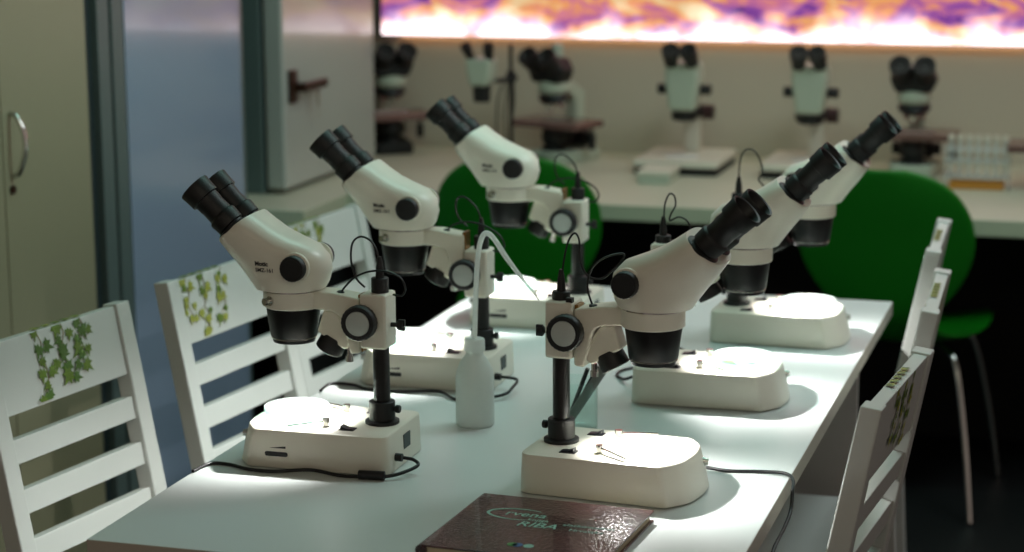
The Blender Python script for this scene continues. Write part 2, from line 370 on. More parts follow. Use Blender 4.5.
    for s in (-1, 1):
        o = fc+Vector((0, s*.0300, 0))
        ed2 = (ed+Vector((0, s*.02, 0))).normalized()
        bm = B(); lathe(bm, o+ax*.0005, ax, [(0, .0258), (.0028, .0258), (.0045, .0235)], 36)
        lathe(bm, o, ed2, [(0, .0185), (.007, .0190), (.0085, .0218), (.026, .0228), (.0275, .0222), (.030, .0196), (.048, .0188), (.050, .0196), (.062, .0200)], 36)
        e = obj('eyepiece', bm, K, t)
        bm = B(); lathe(bm, o+ed2*.062, ed2, [(0, .0200), (.001, .0236), (.010, .0238), (.025, .0248), (.0262, .0242), (.025, .0215), (.012, .0165), (.0115, .001)], 36)
        obj('eyecup', bm, M['black'], e)
        bm = B(); lathe(bm, o+ed2*.0745, ed2, [(0, .0155), (.001, .015), (.0018, .010), (.002, .001)], 24); obj('eye_lens', bm, M['lens'], e)
    # lamp under the arm
    bm = B(); prism(bm, P([(.084, .226), (.066, .2265), (.054, .210), (.044, .185), (.044, .172), (.052, .168), (.095, .193)]), -.017, .017)
    lh = obj('lamp_housing', bm, M['white2'], t, bevel=.003)
    ld = Vector((.48, 0, -.877)).normalized(); lc = Vector((.0725, 0, .182+L))
    bm = B(); lathe(bm, lc-ld*.004, ld, [(0, .0190), (.002, .0205), (.0245, .0215), (.0255, .0205), (.0255, .0190), (.022, .0175), (.022, .001)], 36)
    lamp = obj('lamp', bm, K, t)
    bm = B(); lathe(bm, lc+ld*.0181, ld, [(0, .0165), (.0012, .016), (.002, .008)], 28); obj('lamp_lens', bm, M['lampon'], lamp)
    li = bpy.data.lights.new('lamp_bulb', 'SPOT'); li.energy = LAMP_W; li.spot_size = math.radians(120); li.spot_blend = .9; li.shadow_soft_size = .006; li.color = (1, .985, .95)
    lo = bpy.data.objects.new('lamp_bulb', li); COL.objects.link(lo); lo.parent = lamp
    lo.location = lc+ld*.0225; lo.rotation_mode = 'QUATERNION'; lo.rotation_quaternion = ld.to_track_quat('-Z', 'Y')
    bm = B(); cyl(bm, (.050, 0, .166+L), (.050, 0, .155+L), .0045, n=12); cyl(bm, (.050, 0, .155+L), (.050, 0, .147+L), .006, n=12); obj('tension_screw', bm, M['chrome'], t)
    # plug on top of the pole and the thin cable looping to the lamp
    bm = B(); h = .022 if variant == 'A' else .012
    lathe(bm, (0, 0, .255+BL), (0, 0, 1), [(0, .013), (h, .013), (h+.001, .012), (h+.001, .0065), (h+.018, .0055), (h+.032, .003)], 24); obj('power_plug', bm, K, t)
    bm = B(); up = Vector((0, 0, L))
    def run(pts, r):   # the first points sit on the plug, the last on the arm or block
        n = len(pts)-1; tube(bm, [Vector(p)+Vector((0, 0, BL+(L-BL)*min(1, max(0, (i/n-.4)/.5)))) for i, p in enumerate(pts)], r, 8)
    if variant == 'A':
        run(CABLE_A, .0016); run(list(reversed(CABLE_A2)), .0016)
        lathe(bm, (.061, .004, .249+L), (0, 0, 1), [(0, .006), (.004, .006), (.006, .003)], 12)
    else:
        run(dict(B=CABLE_B, C=CABLE_C, D=CABLE_D)[variant], .0015)
        lathe(bm, (.051, -.008, .248+L), (0, 0, 1), [(0, .006), (.005, .006), (.006, .003)], 12)
        box(bm, .014, .023, -.02, -.010, .255+BL, .262+BL)
    obj('lamp_cable', bm, M['cable'], t)
    if text:
        for s_, size, z, bold in (('Motic', .0092, .2955, .0004), ('SMZ-161', .0082, .2862, .0002)):
            tb = text_bm(s_, size, bold)
            for v in tb.verts:
                x = .1765-v.co.x; zz = z+L+v.co.y
                hit = bvh.ray_cast(Vector((x, .3, zz)), Vector((0, -1, 0)))
                v.co = Vector((x, (hit[0].y if hit[0] else .053)+.0006, zz))
            obj('lettering', tb, M['ink'], head, smooth=False)
    return t

LAMP_W = 8
def petri(label, loc, seed, things=0):
    t = thing('petri_dish', label, 'petri dish', loc, random.uniform(0, 3), 'petri dishes on the microscope stages')
    bm = B(); lathe(bm, (0, 0, 0), (0, 0, 1), [(0, .001), (0, .046), (.0006, .0465), (.013, .047), (.013, .0455), (.0015, .0450), (.0014, .001)], 48, cap=False)
    obj('bottom_dish', bm, M['dish'], t)
    bm = B(); lathe(bm, (0, 0, .0035), (0, 0, 1), [(0, .0488), (.0115, .0495), (.0125, .0488), (.0125, .001)], 48, cap=False)
    obj('lid', bm, M['dish'], t)
    if things:
        rnd = random.Random(seed); 
        for i in range(things):
            bm = B(); x, y = rnd.uniform(-.028, .028), rnd.uniform(-.022, .022); a = rnd.uniform(-.5, .5); l = rnd.uniform(.006, .014)
            tube(bm, [(x-l*math.cos(a), y-l*math.sin(a), .0032), (x, y+.002, .0042), (x+l*math.cos(a), y+l*math.sin(a), .0032)], lambda u: .0022*(1-.6*abs(2*u-1)), 8, 4)
            s = obj('insect_specimen', bm, M['ivy2'], None); s.location = loc
            tag(s, 'small brown specimen lying in the glass dish on the middle stage of the right row', 'specimen', 'specimens in the glass dish')
    return t

# positions: pole foot of every microscope on the table top
SPOTS = [
 ('stereo microscope nearest the table\'s front left corner, beside the white ivy chairs', (-1.053, 2.826), PI, .000, -.001, 'A', True),
 ('stereo microscope behind the white wash bottle, middle of the left row', (-1.058, 3.338), PI, .007, -.026, 'A', True),
 ('farthest stereo microscope of the left row, in front of the left green chair', (-1.021, 3.838), PI, .008, -.016, 'A', True),
 ('large stereo microscope behind the dark red book, knob cap facing the viewer', (-.7695, 2.801), math.radians(-5), .009, .009, 'B', False),
 ('middle stereo microscope of the right row with specimens in its glass dish', (-.741, 3.336), 0, .004, .000, 'C', False),
 ('farthest stereo microscope of the right row, at the table\'s far right corner', (-.704, 3.815), math.radians(-1.8), .004, .000, 'D', False),
]
SC = []
for lb, (x, y), rz, lift, blift, va, tx in SPOTS:
    SC.append(microscope(lb, (x, y, TZ+.003), rz, lift, blift, va, tx))
for (i, lb, th) in ((0, 'glass petri dish on the lit stage of the front left microscope', 0), (1, 'glass petri dish on the stage behind the white wash bottle', 0),
                    (2, 'glass petri dish on the farthest stage of the left row', 0), (4, 'glass petri dish holding brown specimens on the middle right stage', 5),
                    (5, 'glass petri dish on the stage by the table\'s far right corner', 0)):
    (x, y) = SPOTS[i][1]; s = 1 if i > 2 else -1
    petri(lb, (x+s*.137, y, TZ+.0607), i, th)

# ------------------------------------------------------------------ table
t = thing('table', 'long white laminate table carrying six stereo microscopes', 'table', (-.879, 3.284, 0))
bm = B(); box(bm, -.425, .425, -.914, .914, .722, .750); 
top = obj('tabletop', bm, [M['table'], M['tedge']], t, smooth=False)
for p in top.data.polygons: p.material_index = 0 if abs(p.normal.z) > .5 else 1
bv = top.modifiers.new('bevel', 'BEVEL'); bv.width = .0015; bv.segments = 2
for y in (-.84, .664):
    for x0, x1 in ((-.285, -.13), (.22, .39)):
        bm = B(); box(bm, x0, x1, y-.011, y+.011, 0, .722); obj('leg_board', bm, M['tleg'], t, smooth=False, bevel=.001)
    bm = B(); box(bm, -.129, .219, y-.010, y+.010, .60, .722); obj('cross_rail', bm, M['tleg'], t, smooth=False, bevel=.001)
bm = B(); box(bm, -.012, .012, -.829, .653, .60, .722); obj('stretcher_board', bm, M['tleg'], t, smooth=False)

# ------------------------------------------------------------------ ivy chairs
def leaf_pts(s):
    pts = [(0, -.10), (.22, -.32), (.30, -.08), (.62, -.12), (.40, .16), (.50, .48), (.18, .40), (0, 1.0), (-.18, .40), (-.50, .48), (-.40, .16), (-.62, -.12), (-.30, -.08), (-.22, -.32)]
    return [(x*s, y*s) for x, y in pts]
LEAN = .19; LS = math.sin(LEAN); LC = math.cos(LEAN)
IVYG = [mat('ivy_leaf_dark', (70, 104, 34), .4, vary=.3, vscale=90), M['ivy1'], mat('ivy_leaf_yellow', (150, 156, 62), .4, vary=.3, vscale=80), M['ivy2']]
def ivy_bm(seed, to_world, n=11, spread=.062, drop=.10, cx=0.):
    """flat leaf outlines in (u across, v along the board) mapped by to_world(u, v, lift)"""
    rnd = random.Random(seed); bm = B(); strands = [(-spread*.9+cx, 0), (-.008+cx, 0), (spread*.75+cx, 0)]
    for si, (u0, _) in enumerate(strands):
        pts = []; u = u0; dep = drop*(1, .82, .7)[si] if seed % 2 else drop*(.7, 1, .8)[si]
        k = 5
        for j in range(k+1):
            pts.append((u+rnd.uniform(-.013, .013), -dep*j/k))
        for a, b in zip(pts, pts[1:]):
            d = Vector(b)-Vector(a); s = Vector((-d.y, d.x)).normalized()*.0011
            vs = [bm.verts.new(to_world(*(Vector(q)+w), .0008)) for q, w in ((a, -s), (b, -s), (b, s), (a, s))]
            bm.faces.new(vs).material_index = 3
        for j in range(k+1):
            for rep in range(1 if j in (0, 2, 4) else 2):
                s = rnd.uniform(.016, .027)*(1 if seed in (3, 5) else .8); an = rnd.uniform(-.9, .9)+PI+(rep-.5)*1.1; u1, v1 = pts[j][0]+(rep-.5)*rnd.uniform(.004, .030), pts[j][1]-rnd.uniform(0, .010)
                ca, sa = math.cos(an), math.sin(an); lp = leaf_pts(s); lift = .0011+.00022*(j*2+rep)+si*.00003
                mi = rnd.choice((0, 0, 1, 1)) if seed in (3, 5) else rnd.choice((1, 2, 2, 1))
                w = []
                for x, y in lp:
                    uu, vv = u1+ca*x-sa*y, v1+sa*x+ca*y
                    if vv > -.001: vv = -.001
                    if vv < -.113: vv = -.113
                    w.append(to_world(uu, vv, lift))
                c = bm.verts.new(to_world(u1, min(v1, -.003), lift+.0004)); ws = [bm.verts.new(q) for q in w]
                for a_, b_ in zip(ws, ws[1:]+ws[:1]):
                    try: bm.faces.new((c, a_, b_)).material_index = mi
                    except ValueError: pass
    return bm
def chair(label, loc, rz, seed, cx=0.):
    t = thing('ivy_chair', label, 'chair', loc, rz, 'white slatted chairs around the table')
    C = M['chair']; H = .90; HW = .195
    # local: +x forward (towards the table); x=0 is the top of the back; the back leans out at the top
    def bk(z): return (H-z)*math.tan(LEAN)   # x of the back plane at height z
    for s in (-1, 1):
        y0, y1 = (s*HW, s*(HW-.036)); xs = bk(.44)
        bm = B(); prism(bm, [(0, H), (-.030, H-.004), (xs-.030, .44), (xs-.055, 0), (xs-.022, 0), (xs+.004, .44)], min(y0, y1), max(y0, y1)); obj('rear_leg', bm, C, t, smooth=False, bevel=.0025)
        bm = B(); fx = xs+.35; prism(bm, [(fx-.038, .43), (fx, .43), (fx-.004, 0), (fx-.034, 0)], min(y0, y1), max(y0, y1)); obj('front_leg', bm, C, t, smooth=False, bevel=.002)
        bm = B(); box(bm, xs-.02, fx-.02, min(s*(HW-.008), s*(HW-.028)), max(s*(HW-.008), s*(HW-.028)), .375, .430); obj('seat_rail', bm, C, t, smooth=False)
    yi = HW-.036
    def slat(za, zb, name, th=.020):
        bm = B(); off = .005
        prism(bm, [(bk(za)-off, za), (bk(za)-off-th, za-.003), (bk(zb)-off-th, zb-.003), (bk(zb)-off, zb)], -yi, yi)
        return obj(name, bm, C, t, smooth=False, bevel=.0015)
    board = slat(.896, .780, 'top_board', .021)
    z = .743
    for k in range(4):
        slat(z, z-.0385, 'back_slat'); z -= .0785
    bm = B(); xs = bk(.44); prism(bm, rounded([(xs-.004, -HW+.036), (xs+.03, -HW), (xs+.365, -HW), (xs+.365, HW), (xs+.03, HW), (xs-.004, HW-.036)], [.001, .01, .03, .03, .01, .001], 4), .430, .452, plane='xy')
    obj('seat', bm, C, t, smooth=False, bevel=.003)
    f = lambda u, v, l: (bk(.896+v*LC)-.005+l*LC, u, .896+v*LC+l*LS)
    g = lambda u, v, l: (bk(.893+v*LC)-.026-l*LC, u, .893+v*LC-l*LS)
    d = obj('ivy_decal', ivy_bm(seed, f, cx=cx), IVYG, board, smooth=False); d['label'] = 'green ivy transfer printed on the front of the top board'
    d = obj('ivy_decal', ivy_bm(seed+2, g, cx=cx), IVYG, board, smooth=False); d['label'] = 'green ivy transfer printed on the rear of the top board'
    # leaves of the transfer running over the top edge
    bm = B(); rnd = random.Random(seed)
    for i in range(5):
        u = cx+(i-2)*.026; h = lambda a, b: (max(-.024, min(-.006, -.015+b)), u+a, .8972)
        c = bm.verts.new((-.015, u, .8974)); ws = [bm.verts.new(h(x, y)) for x, y in leaf_pts(.019)]
        for a_, b_ in zip(ws, ws[1:]+ws[:1]): bm.faces.new((c, a_, b_)).material_index = rnd.choice((0, 1, 2))
    obj('ivy_decal', bm, IVYG, board, smooth=False)['label'] = 'ivy leaves folded over the board top'
    return t
CH = [('white slatted chair at the table\'s front left corner, dark green ivy on its board', (-1.660, 2.955), 0, 3, .010),
      ('white slatted chair behind the front left microscope, pale ivy hanging down its board', (-1.610, 3.498), 0, 4, -.07),
      ('white slatted chair partly hidden by two microscopes, farthest of the left row', (-1.640, 4.050), 0, 6, -.05),
      ('nearest white slatted chair on the right of the table, ivy over its board top', (-.322, 2.960), 0, 5, .0),
      ('white slatted chair between the nearest and farthest of the right row', (-.330, 3.610), 0, 8, .0),
      ('farthest white slatted chair of the right row, in front of the green chair', (-.378, 4.170), 0, 10, .0)]
ROT = [math.radians(-9), math.radians(-7), math.radians(-7), PI+math.radians(-5), PI+math.radians(2), PI+math.radians(2)]
for (lb, (x, y), _, sd, cx), rz in zip(CH, ROT): chair(lb, (x, y, 0), rz, sd, cx)

# ------------------------------------------------------------------ wash bottle
t = thing('wash_bottle', 'milky white plastic wash bottle with a bent spout tube', 'bottle', (-.983, 3.060, TZ))
bm = B(); lathe(bm, (0, 0, 0), (0, 0, 1), [(0, .001), (0, .028), (.003, .0308), (.078, .0308), (.090, .0285), (.104, .0225), (.114, .0150), (.118, .0135), (.124, .0135), (.124, .0125), (.114, .0138), (.104, .0213), (.090, .0274), (.078, .0286), (.004, .0286), (.002, .001)], 40, cap=False)
obj('body', bm, M['milky'], t)
bm = B(); lathe(bm, (0, 0, .121), (0, 0, 1), [(0, .015), (.001, .0168), (.018, .0165), (.020, .015), (.020, .004)], 40, rib=-.03, ribn=1); obj('cap', bm, M['milky'], t)
bm = B(); tube(bm, [(0, 0, .138), (.002, 0, .19), (.005, 0, .25), (.010, 0, .292), (.019, 0, .310), (.032, 0, .303), (.053, 0, .272), (.081, 0, .236), (.105, 0, .207)], lambda u: .0042 if u < .75 else .0042-.0026*(u-.75)*4, 12)
sp = obj('spout_tube', bm, M['milky'], t)
t.rotation_euler = (0, 0, math.radians(4))

# ------------------------------------------------------------------ beaker with tools
t = thing('glass_beaker', 'clear glass beaker behind the big front right microscope pole', 'beaker', (-.820, 3.075, TZ))
bm = B(); lathe(bm, (0, 0, 0), (0, 0, 1), [(0, .001), (0, .031), (.003, .0335), (.078, .0335), (.081, .0355), (.082, .0345), (.078, .0322), (.004, .0322), (.0025, .030), (.0025, .001)], 40, cap=False)
obj('body', bm, M['glass'], t)
def tool(name, label, cat, a, b, r, m, tip=None):
    bm = B(); cyl(bm, a, b, r, n=14)
    if tip: cyl(bm, a, Vector(a)-(Vector(b)-Vector(a)).normalized()*.012, r*.9, r*.2, n=14)
    o = obj(name, bm, m); return tag(o, label, cat)
tool('marker_pen', 'slim black pen leaning in the glass beaker', 'pen', (-.838, 3.085, .757), (-.802, 3.075, .850), .0035, M['penb'])
tool('metal_tweezers', 'grey tool handle leaning in the glass beaker, thicker than the pen', 'tool', (-.833, 3.065, .762), (-.772, 3.070, .857), .0075, M['peng'])
tool('probe_handle', 'black handled probe leaning between pen and grey handle', 'tool', (-.835, 3.077, .757), (-.786, 3.082, .853), .004, M['penb'])

# ------------------------------------------------------------------ book
t = thing('book', 'dark red hardback book with silver title lying at the table front', 'book', (-.726, 2.536, TZ), math.radians(-3.2))
bm = B(); prism(bm, rounded([(-.122, -.119), (.122, -.119), (.122, .119), (-.122, .119)], .002, 2), .0135, .0160, plane='xy'); obj('front_cover', bm, M['book'], t, smooth=False, bevel=.0006)
bm = B(); prism(bm, [(-.122, -.119), (.122, -.119), (.122, .119), (-.122, .119)], 0, .0022, plane='xy'); obj('back_cover', bm, M['book'], t, smooth=False, bevel=.0006)
bm = B(); tube(bm, [(-.1215, -.119, .008), (-.1215, 0, .008), (-.1215, .119, .008)], .0079, 14, 2); obj('spine', bm, M['book'], t)
bm = B(); box(bm, -.118, .117, -.115, .115, .0022, .0135); obj('pages', bm, M['pages'], t, smooth=False)
def book_text(s, size, x, y, m=M['inkt'], bold=0., shear=0., rot=0.):
    tb = text_bm(s, size, bold, shear); bmesh.ops.transform(tb, matrix=Matrix.Translation((x, y, .0163)) @ Matrix.Rotation(rot, 4, 'Z'), verts=tb.verts)
    return obj('title_lettering', tb, m, t, smooth=False)
book_text('rvena', .026, -.064, .036, bold=.0002, shear=.1)
book_text('knjiga', .013, -.026, .021, bold=.0001)
book_text('RIBA', .027, -.034, -.004, bold=.0003, shear=.2)
book_text('slatkovodnih', .014, .026, .014); book_text('Hrvatske', .013, .040, -.004)
bm = B()
def arc(cx, cy, rx, ry, a0, a1, w):
    n = 40; prev = None
    for i in range(n+1):
        u = i/n; a = math.radians(a0+(a1-a0)*u); ww = w*(.25+.75*math.sin(PI*u))
        p = (cx+rx*math.cos(a), cy+ry*math.sin(a)); q = (cx+(rx-ww)*math.cos(a), cy+(ry-ww)*math.sin(a))
        cur = (bm.verts.new((*p, .0163)), bm.verts.new((*q, .0163)))
        if prev: bm.faces.new((prev[0], cur[0], cur[1], prev[1]))
        prev = cur
arc(-.046, .042, .044, .024, 50, 300, .0045)
obj('title_lettering', bm, M['inkt'], t, smooth=False)
for x, m in ((-.010, M['inkg']), (-.003, M['inkb']), (.012, M['inkt'])):
    bm = B(); lathe(bm, (x, -.080, .0161), (0, 0, 1), [(0, .007), (.0003, .007)], 20); obj('publisher_mark', bm, m, t, smooth=False)

# ------------------------------------------------------------------ power cords on the table
def cord(label, pts, r=.0026, ferrite=None):
    t = thing('power_cord', label, 'cord', (pts[0][0], pts[0][1], TZ), 0, 'power cords of the microscopes'); o = Vector((pts[0][0], pts[0][1], TZ))
    bm = B(); tube(bm, [Vector(p)-o for p in pts], r, 10); obj('cable', bm, M['cable'], t)
    if ferrite:
        a, b = Vector(ferrite[0])-o, Vector(ferrite[1])-o
        bm = B(); d = (b-a); lathe(bm, a, d, [(0, .0045), (.001, .0068), (d.length-.001, .0068), (d.length, .0045)], 16); obj('ferrite_core', bm, M['cable'], t)
    return t
z = TZ+.003
cord('black power cord running in front of the front left microscope base, ferrite core on it',
     [(-1.300, 2.690, z), (-1.292, 2.735, z), (-1.262, 2.737, z), (-1.225, 2.722, z), (-1.185, 2.722, z), (-1.140, 2.732, z+.003), (-1.118, 2.734, z+.002), (-1.085, 2.728, z), (-1.058, 2.726, z+.001), (-1.03, 2.728, z+.002), (-1.002, 2.740, z+.004), (-.980, 2.772, z+.010), (-.988, 2.781, z+.016), (-1.0045, 2.782, TZ+.021)],
     ferrite=((-1.055, 2.727, z+.004), (-1.015, 2.731, z+.004)))
cord('black power cord in front of the base behind the wash bottle',
     [(-1.299, 3.19, z), (-1.300, 3.24, z), (-1.262, 3.243, z), (-1.225, 3.222, z), (-1.16, 3.222, z), (-1.10, 3.226, z+.003), (-1.06, 3.195, z), (-1.02, 3.20, z+.002), (-.985, 3.225, z+.006), (-.978, 3.25, z+.012), (-.982, 3.290, z+.016), (-1.010, 3.294, TZ+.021)],
     ferrite=((-1.035, 3.198, z+.004), (-1.005, 3.205, z+.004)))
cord('black power cord hanging over the right table edge from the front right microscope',
     [(-.819, 2.848, TZ+.021), (-.834, 2.856, z+.006), (-.833, 2.885, z), (-.815, 2.910, z), (-.77, 2.922, z), (-.68, 2.918, z), (-.600, 2.918, z), (-.548, 2.904, z), (-.500, 2.912, z), (-.462, 2.906, z+.002), (-.4475, 2.890, z-.002), (-.444, 2.865, .742), (-.443, 2.845, .718), (-.443, 2.79, .710), (-.443, 2.69, .704), (-.443, 2.58, .66), (-.44, 2.54, .40), (-.44, 2.52, .18), (-.44, 2.50, .004), (-.40, 2.46, .004)], r=.0026)
cord('black power cord between the two rear microscopes of the right row',
     [(-.789, 3.380, TZ+.021), (-.814, 3.384, z+.006), (-.830, 3.41, z), (-.842, 3.43, z), (-.84, 3.47, z), (-.80, 3.52, z), (-.74, 3.56, z), (-.78, 3.66, z), (-.86, 3.72, z), (-.90, 3.9, z), (-.90, 4.15, z), (-.90, 4.19, z)])

# ------------------------------------------------------------------ room
def struct(name, bm, m, **k):
    o = obj(name, bm, m, None, smooth=False, **k); o['kind'] = 'structure'; return o
bm = B(); box(bm, -2.9, 3.2, -1.5, 6.4, -.05, 0); struct('floor', bm, M['floor'])
bm = B(); box(bm, -2.9, 3.2, 6.27, 6.4, 0, 2.7); struct('wall_back', bm, M['wall'])
bm = B(); box(bm, -3.0, -2.9, -1.5, 6.4, 0, 2.7); struct('wall_left', bm, M['wall'])
bm = B(); box(bm, -3.0, 3.2, -1.5, 6.4, 2.7, 2.78); struct('ceiling', bm, M['ceil'])
bm = B(); box(bm, -2.9, 3.2, 5.95, 5.98, 0, .715); struct('trim_1', bm, M['blackmatte'])  # black sheet standing in for the shade under the worktop

# L-shaped worktop
t = thing('worktop', 'long pale worktop along the back wall turning left under the metal cabinet', 'counter', (0, 5.26, 0))
bm = B(); prism(bm, [(3.1, 0), (3.1, 1.009), (-2.89, 1.009), (-2.89, -.31), (-2.05, -.31), (-2.05, 0)], .708, .750, plane='xy')
w = obj('top_board', bm, [M['counter'], M['cedge']], t, smooth=False, bevel=.002)
for p in w.data.polygons: p.material_index = 0 if abs(p.normal.z) > .5 else 1
for x in (-.15, .75, 1.9, 3.0):
    bm = B(); box(bm, x-.012, x+.012, .30, .68, 0, .708); obj('leg_panel', bm, M['blackmatte'], t, smooth=False)
bm = B(); box(bm, -2.14, -2.12, -.30, .60, 0, .708); obj('side_panel', bm, M['blackmatte'], t, smooth=False)

# backlit picture panel
t = thing('lit_picture_panel', 'long backlit picture of purple and orange flames on the back wall', 'light panel', (-2.30, 6.262, 1.105))
bm = B(); box(bm, 0, 4.6, -.030, 0, 0, .75); obj('picture', bm, M['picture'], t, smooth=False)
bm = B(); box(bm, -.012, 4.612, -.034, .002, -.004, -.0005); box(bm, -.012, 0-.0005, -.034, .002, -.0005, .76); box(bm, -.012, 4.612, -.034, .002, .7505, .76); obj('frame', bm, M['dteal'], t, smooth=False)
bm = B(); box(bm, .05, 4.55, -.012, .001, -.007, -.0042); obj('wall_glow_fill', bm, emit('warm_fill_glow', (1, .50, .22), 2.), t, smooth=False)  # added emissive strip that casts the orange glow on the wall below

# cream wardrobe
t = thing('cream_cabinet', 'tall cream cabinet with a bow handle at the left edge of the photo', 'cabinet', (-2.2, 0, 0))
bm = B(); box(bm, -.55, -.020, 2.60, 4.115, .02, 2.3); obj('body', bm, M['cream'], t, smooth=False)
for y0, y1 in ((2.61, 3.138), (3.142, 3.728), (3.732, 4.098)):
    bm = B(); box(bm, -.0195, 0, y0, y1, .05, 2.28); d = obj('door', bm, M['cream'], t, smooth=False, bevel=.0015)
    if y1 > 4:
        bm = B(); tube(bm, [(0, 3.762, 1.005), (.016, 3.762, 1.012), (.030, 3.762, 1.045), (.034, 3.762, 1.072), (.030, 3.762, 1.10), (.016, 3.762, 1.128), (0, 3.762, 1.135)], .0055, 10); obj('handle', bm, M['chrome'], d)
        bm = B(); cyl(bm, (0, 3.757, .978), (.006, 3.757, .978), .009); obj('lock', bm, M['bronze'], d)
# grey metal posts between the cabinets
for i, (y0, y1, x, m) in enumerate(((4.118, 4.150, -2.215, 'dteal'), (4.151, 4.205, -2.198, 'teal'), (4.206, 4.222, -2.215, 'dteal'), (4.223, 4.278, -2.200, 'teal'))):
    bm = B(); box(bm, -2.75, x, y0, y1, 0, 2.5); struct('trim_%d' % (i+2), bm, M[m], bevel=.002)

t = thing('tall_blue_cabinet', 'tall glossy blue grey cabinet reflecting the flame picture', 'cabinet', (-2.2, 0, 0))
bm = B(); box(bm, -.55, -.016, 4.282, 4.935, 0, 2.3); obj('body', bm, M['teal'], t, smooth=False)
bm = B(); box(bm, -.0155, 0, 4.284, 4.915, .04, 2.28); obj('door', bm, M['blue'], t, smooth=False, bevel=.002)
bm = B(); box(bm, -.0155, -.002, 4.9165, 4.934, .04, 2.28); obj('edge_profile', bm, M['teal'], t, smooth=False)

t = thing('metal_cabinet', 'grey white metal cabinet with a black handle standing on the worktop', 'cabinet', (-2.2, 5.19, TZ+.001))
bm = B(); box(bm, -.60, -.064, 0, .70, 0, 1.2); obj('body', bm, M['teal'], t, smooth=False, bevel=.004)
bm = B(); box(bm, -.0635, -.057, .01, .69, .01, 1.19); obj('gasket', bm, M['blackmatte'], t, smooth=False)
bm = B(); box(bm, -.0565, 0, 0, .70, .012, 1.2); d = obj('door', bm, M['steel'], t, smooth=False, bevel=.008)
bm = B(); box(bm, 0, .012, .03, .075, .245, .335); prism(bm, rounded([(.010, .05), (.045, .05), (.045, .215), (.028, .215), (.028, .068), (.010, .068)], .006, 3), .275, .300, plane='xy'); 
obj('handle', bm, M['bronze'], d, smooth=False, bevel=.003)
bm = B(); cyl(bm, (.03, .17, .276), (.03, .17, .262), .006, n=12); box(bm, .029, .031, .163, .177, .225, .262); cyl(bm, (.03, .17, .225), (.03, .17, .19), .0015, n=6)
k = obj('key', bm, M['chrome'], d, smooth=False)

# ------------------------------------------------------------------ green shell chairs
def green_chair(label, loc, rz):
    t = thing('green_chair', label, 'chair', loc, rz, 'green shell chairs at the back worktop')
    # local +y forward; origin on the floor under the back; shell lofted from seat front to back top
    prof = [(.47, .440, .150), (.45, .450, .185), (.38, .452, .205), (.28, .446, .212), (.18, .442, .200), (.11, .448, .165), (.065, .470, .120), (.035, .505, .105), (.020, .545, .130), (.008, .600, .175), (-.006, .660, .203), (-.022, .730, .212), (-.040, .795, .200), (-.055, .850, .165), (-.064, .885, .115), (-.069, .903, .050)]
    bm = B(); th = .011; A = []; n = 16
    for i, (y, z, hw) in enumerate(prof):
        p0 = Vector(prof[max(i-1, 0)][:2]); p1 = Vector(prof[min(i+1, len(prof)-1)][:2]); d = (p1-p0).normalized(); nn = Vector((d.y, -d.x))  # points to the sitter's side
        row = []
        for k in range(n+1):
            u = -1+2*k/n; x = hw*1.06*u; cv = .028*u*u*(hw/.21)
            row.append((x, y-nn.x*-cv, z+(-nn.y*-cv)))
        A.append([(bm.verts.new(p), p, nn) for p in row])
    top = [[v for v, _, _ in r] for r in A]
    bot = [[bm.verts.new((p[0], p[1]-nn.x*th, p[2]-nn.y*th)) for _, p, nn in r] for r in A]
    for G in (top, bot):
        for r0, r1 in zip(G, G[1:]):
            for k in range(n): bm.faces.new((r0[k], r0[k+1], r1[k+1], r1[k]))
    R = len(top)
    for i in range(R-1):
        bm.faces.new((top[i][0], top[i+1][0], bot[i+1][0], bot[i][0])); bm.faces.new((top[i][n], top[i+1][n], bot[i+1][n], bot[i][n]))
    for k in range(n):
        bm.faces.new((top[0][k], top[0][k+1], bot[0][k+1], bot[0][k])); bm.faces.new((top[-1][k], top[-1][k+1], bot[-1][k+1], bot[-1][k]))
    o = obj('shell', bm, M['green'], t); sb = o.modifiers.new('sub', 'SUBSURF'); sb.levels = 1; sb.render_levels = 2
    for sx, sy in ((-1, -1), (1, -1), (-1, 1), (1, 1)):
        bm = B(); cx, cy = sx*.05, .27+sy*.03
        tube(bm, [(cx, cy, .425), (sx*.13, .27+sy*.11, .418), (sx*.165, .27+sy*.145, .38), (sx*.20, .27+sy*.19, .2), (sx*.225, .27+sy*.225, .006)], .0085, 10); obj('leg', bm, M['chrome'], t)
    bm = B(); cyl(bm, (0, .27, .416), (0, .27, .434), .085, n=28); obj('leg_hub', bm, M['blackmatte'], t)
green_chair('green shell chair with chrome legs, beyond the far right table corner', (-.575, 5.09, 0), math.radians(-5))
green_chair('green shell chair behind the left row of microscopes', (-1.515, 5.09, 0), math.radians(5))

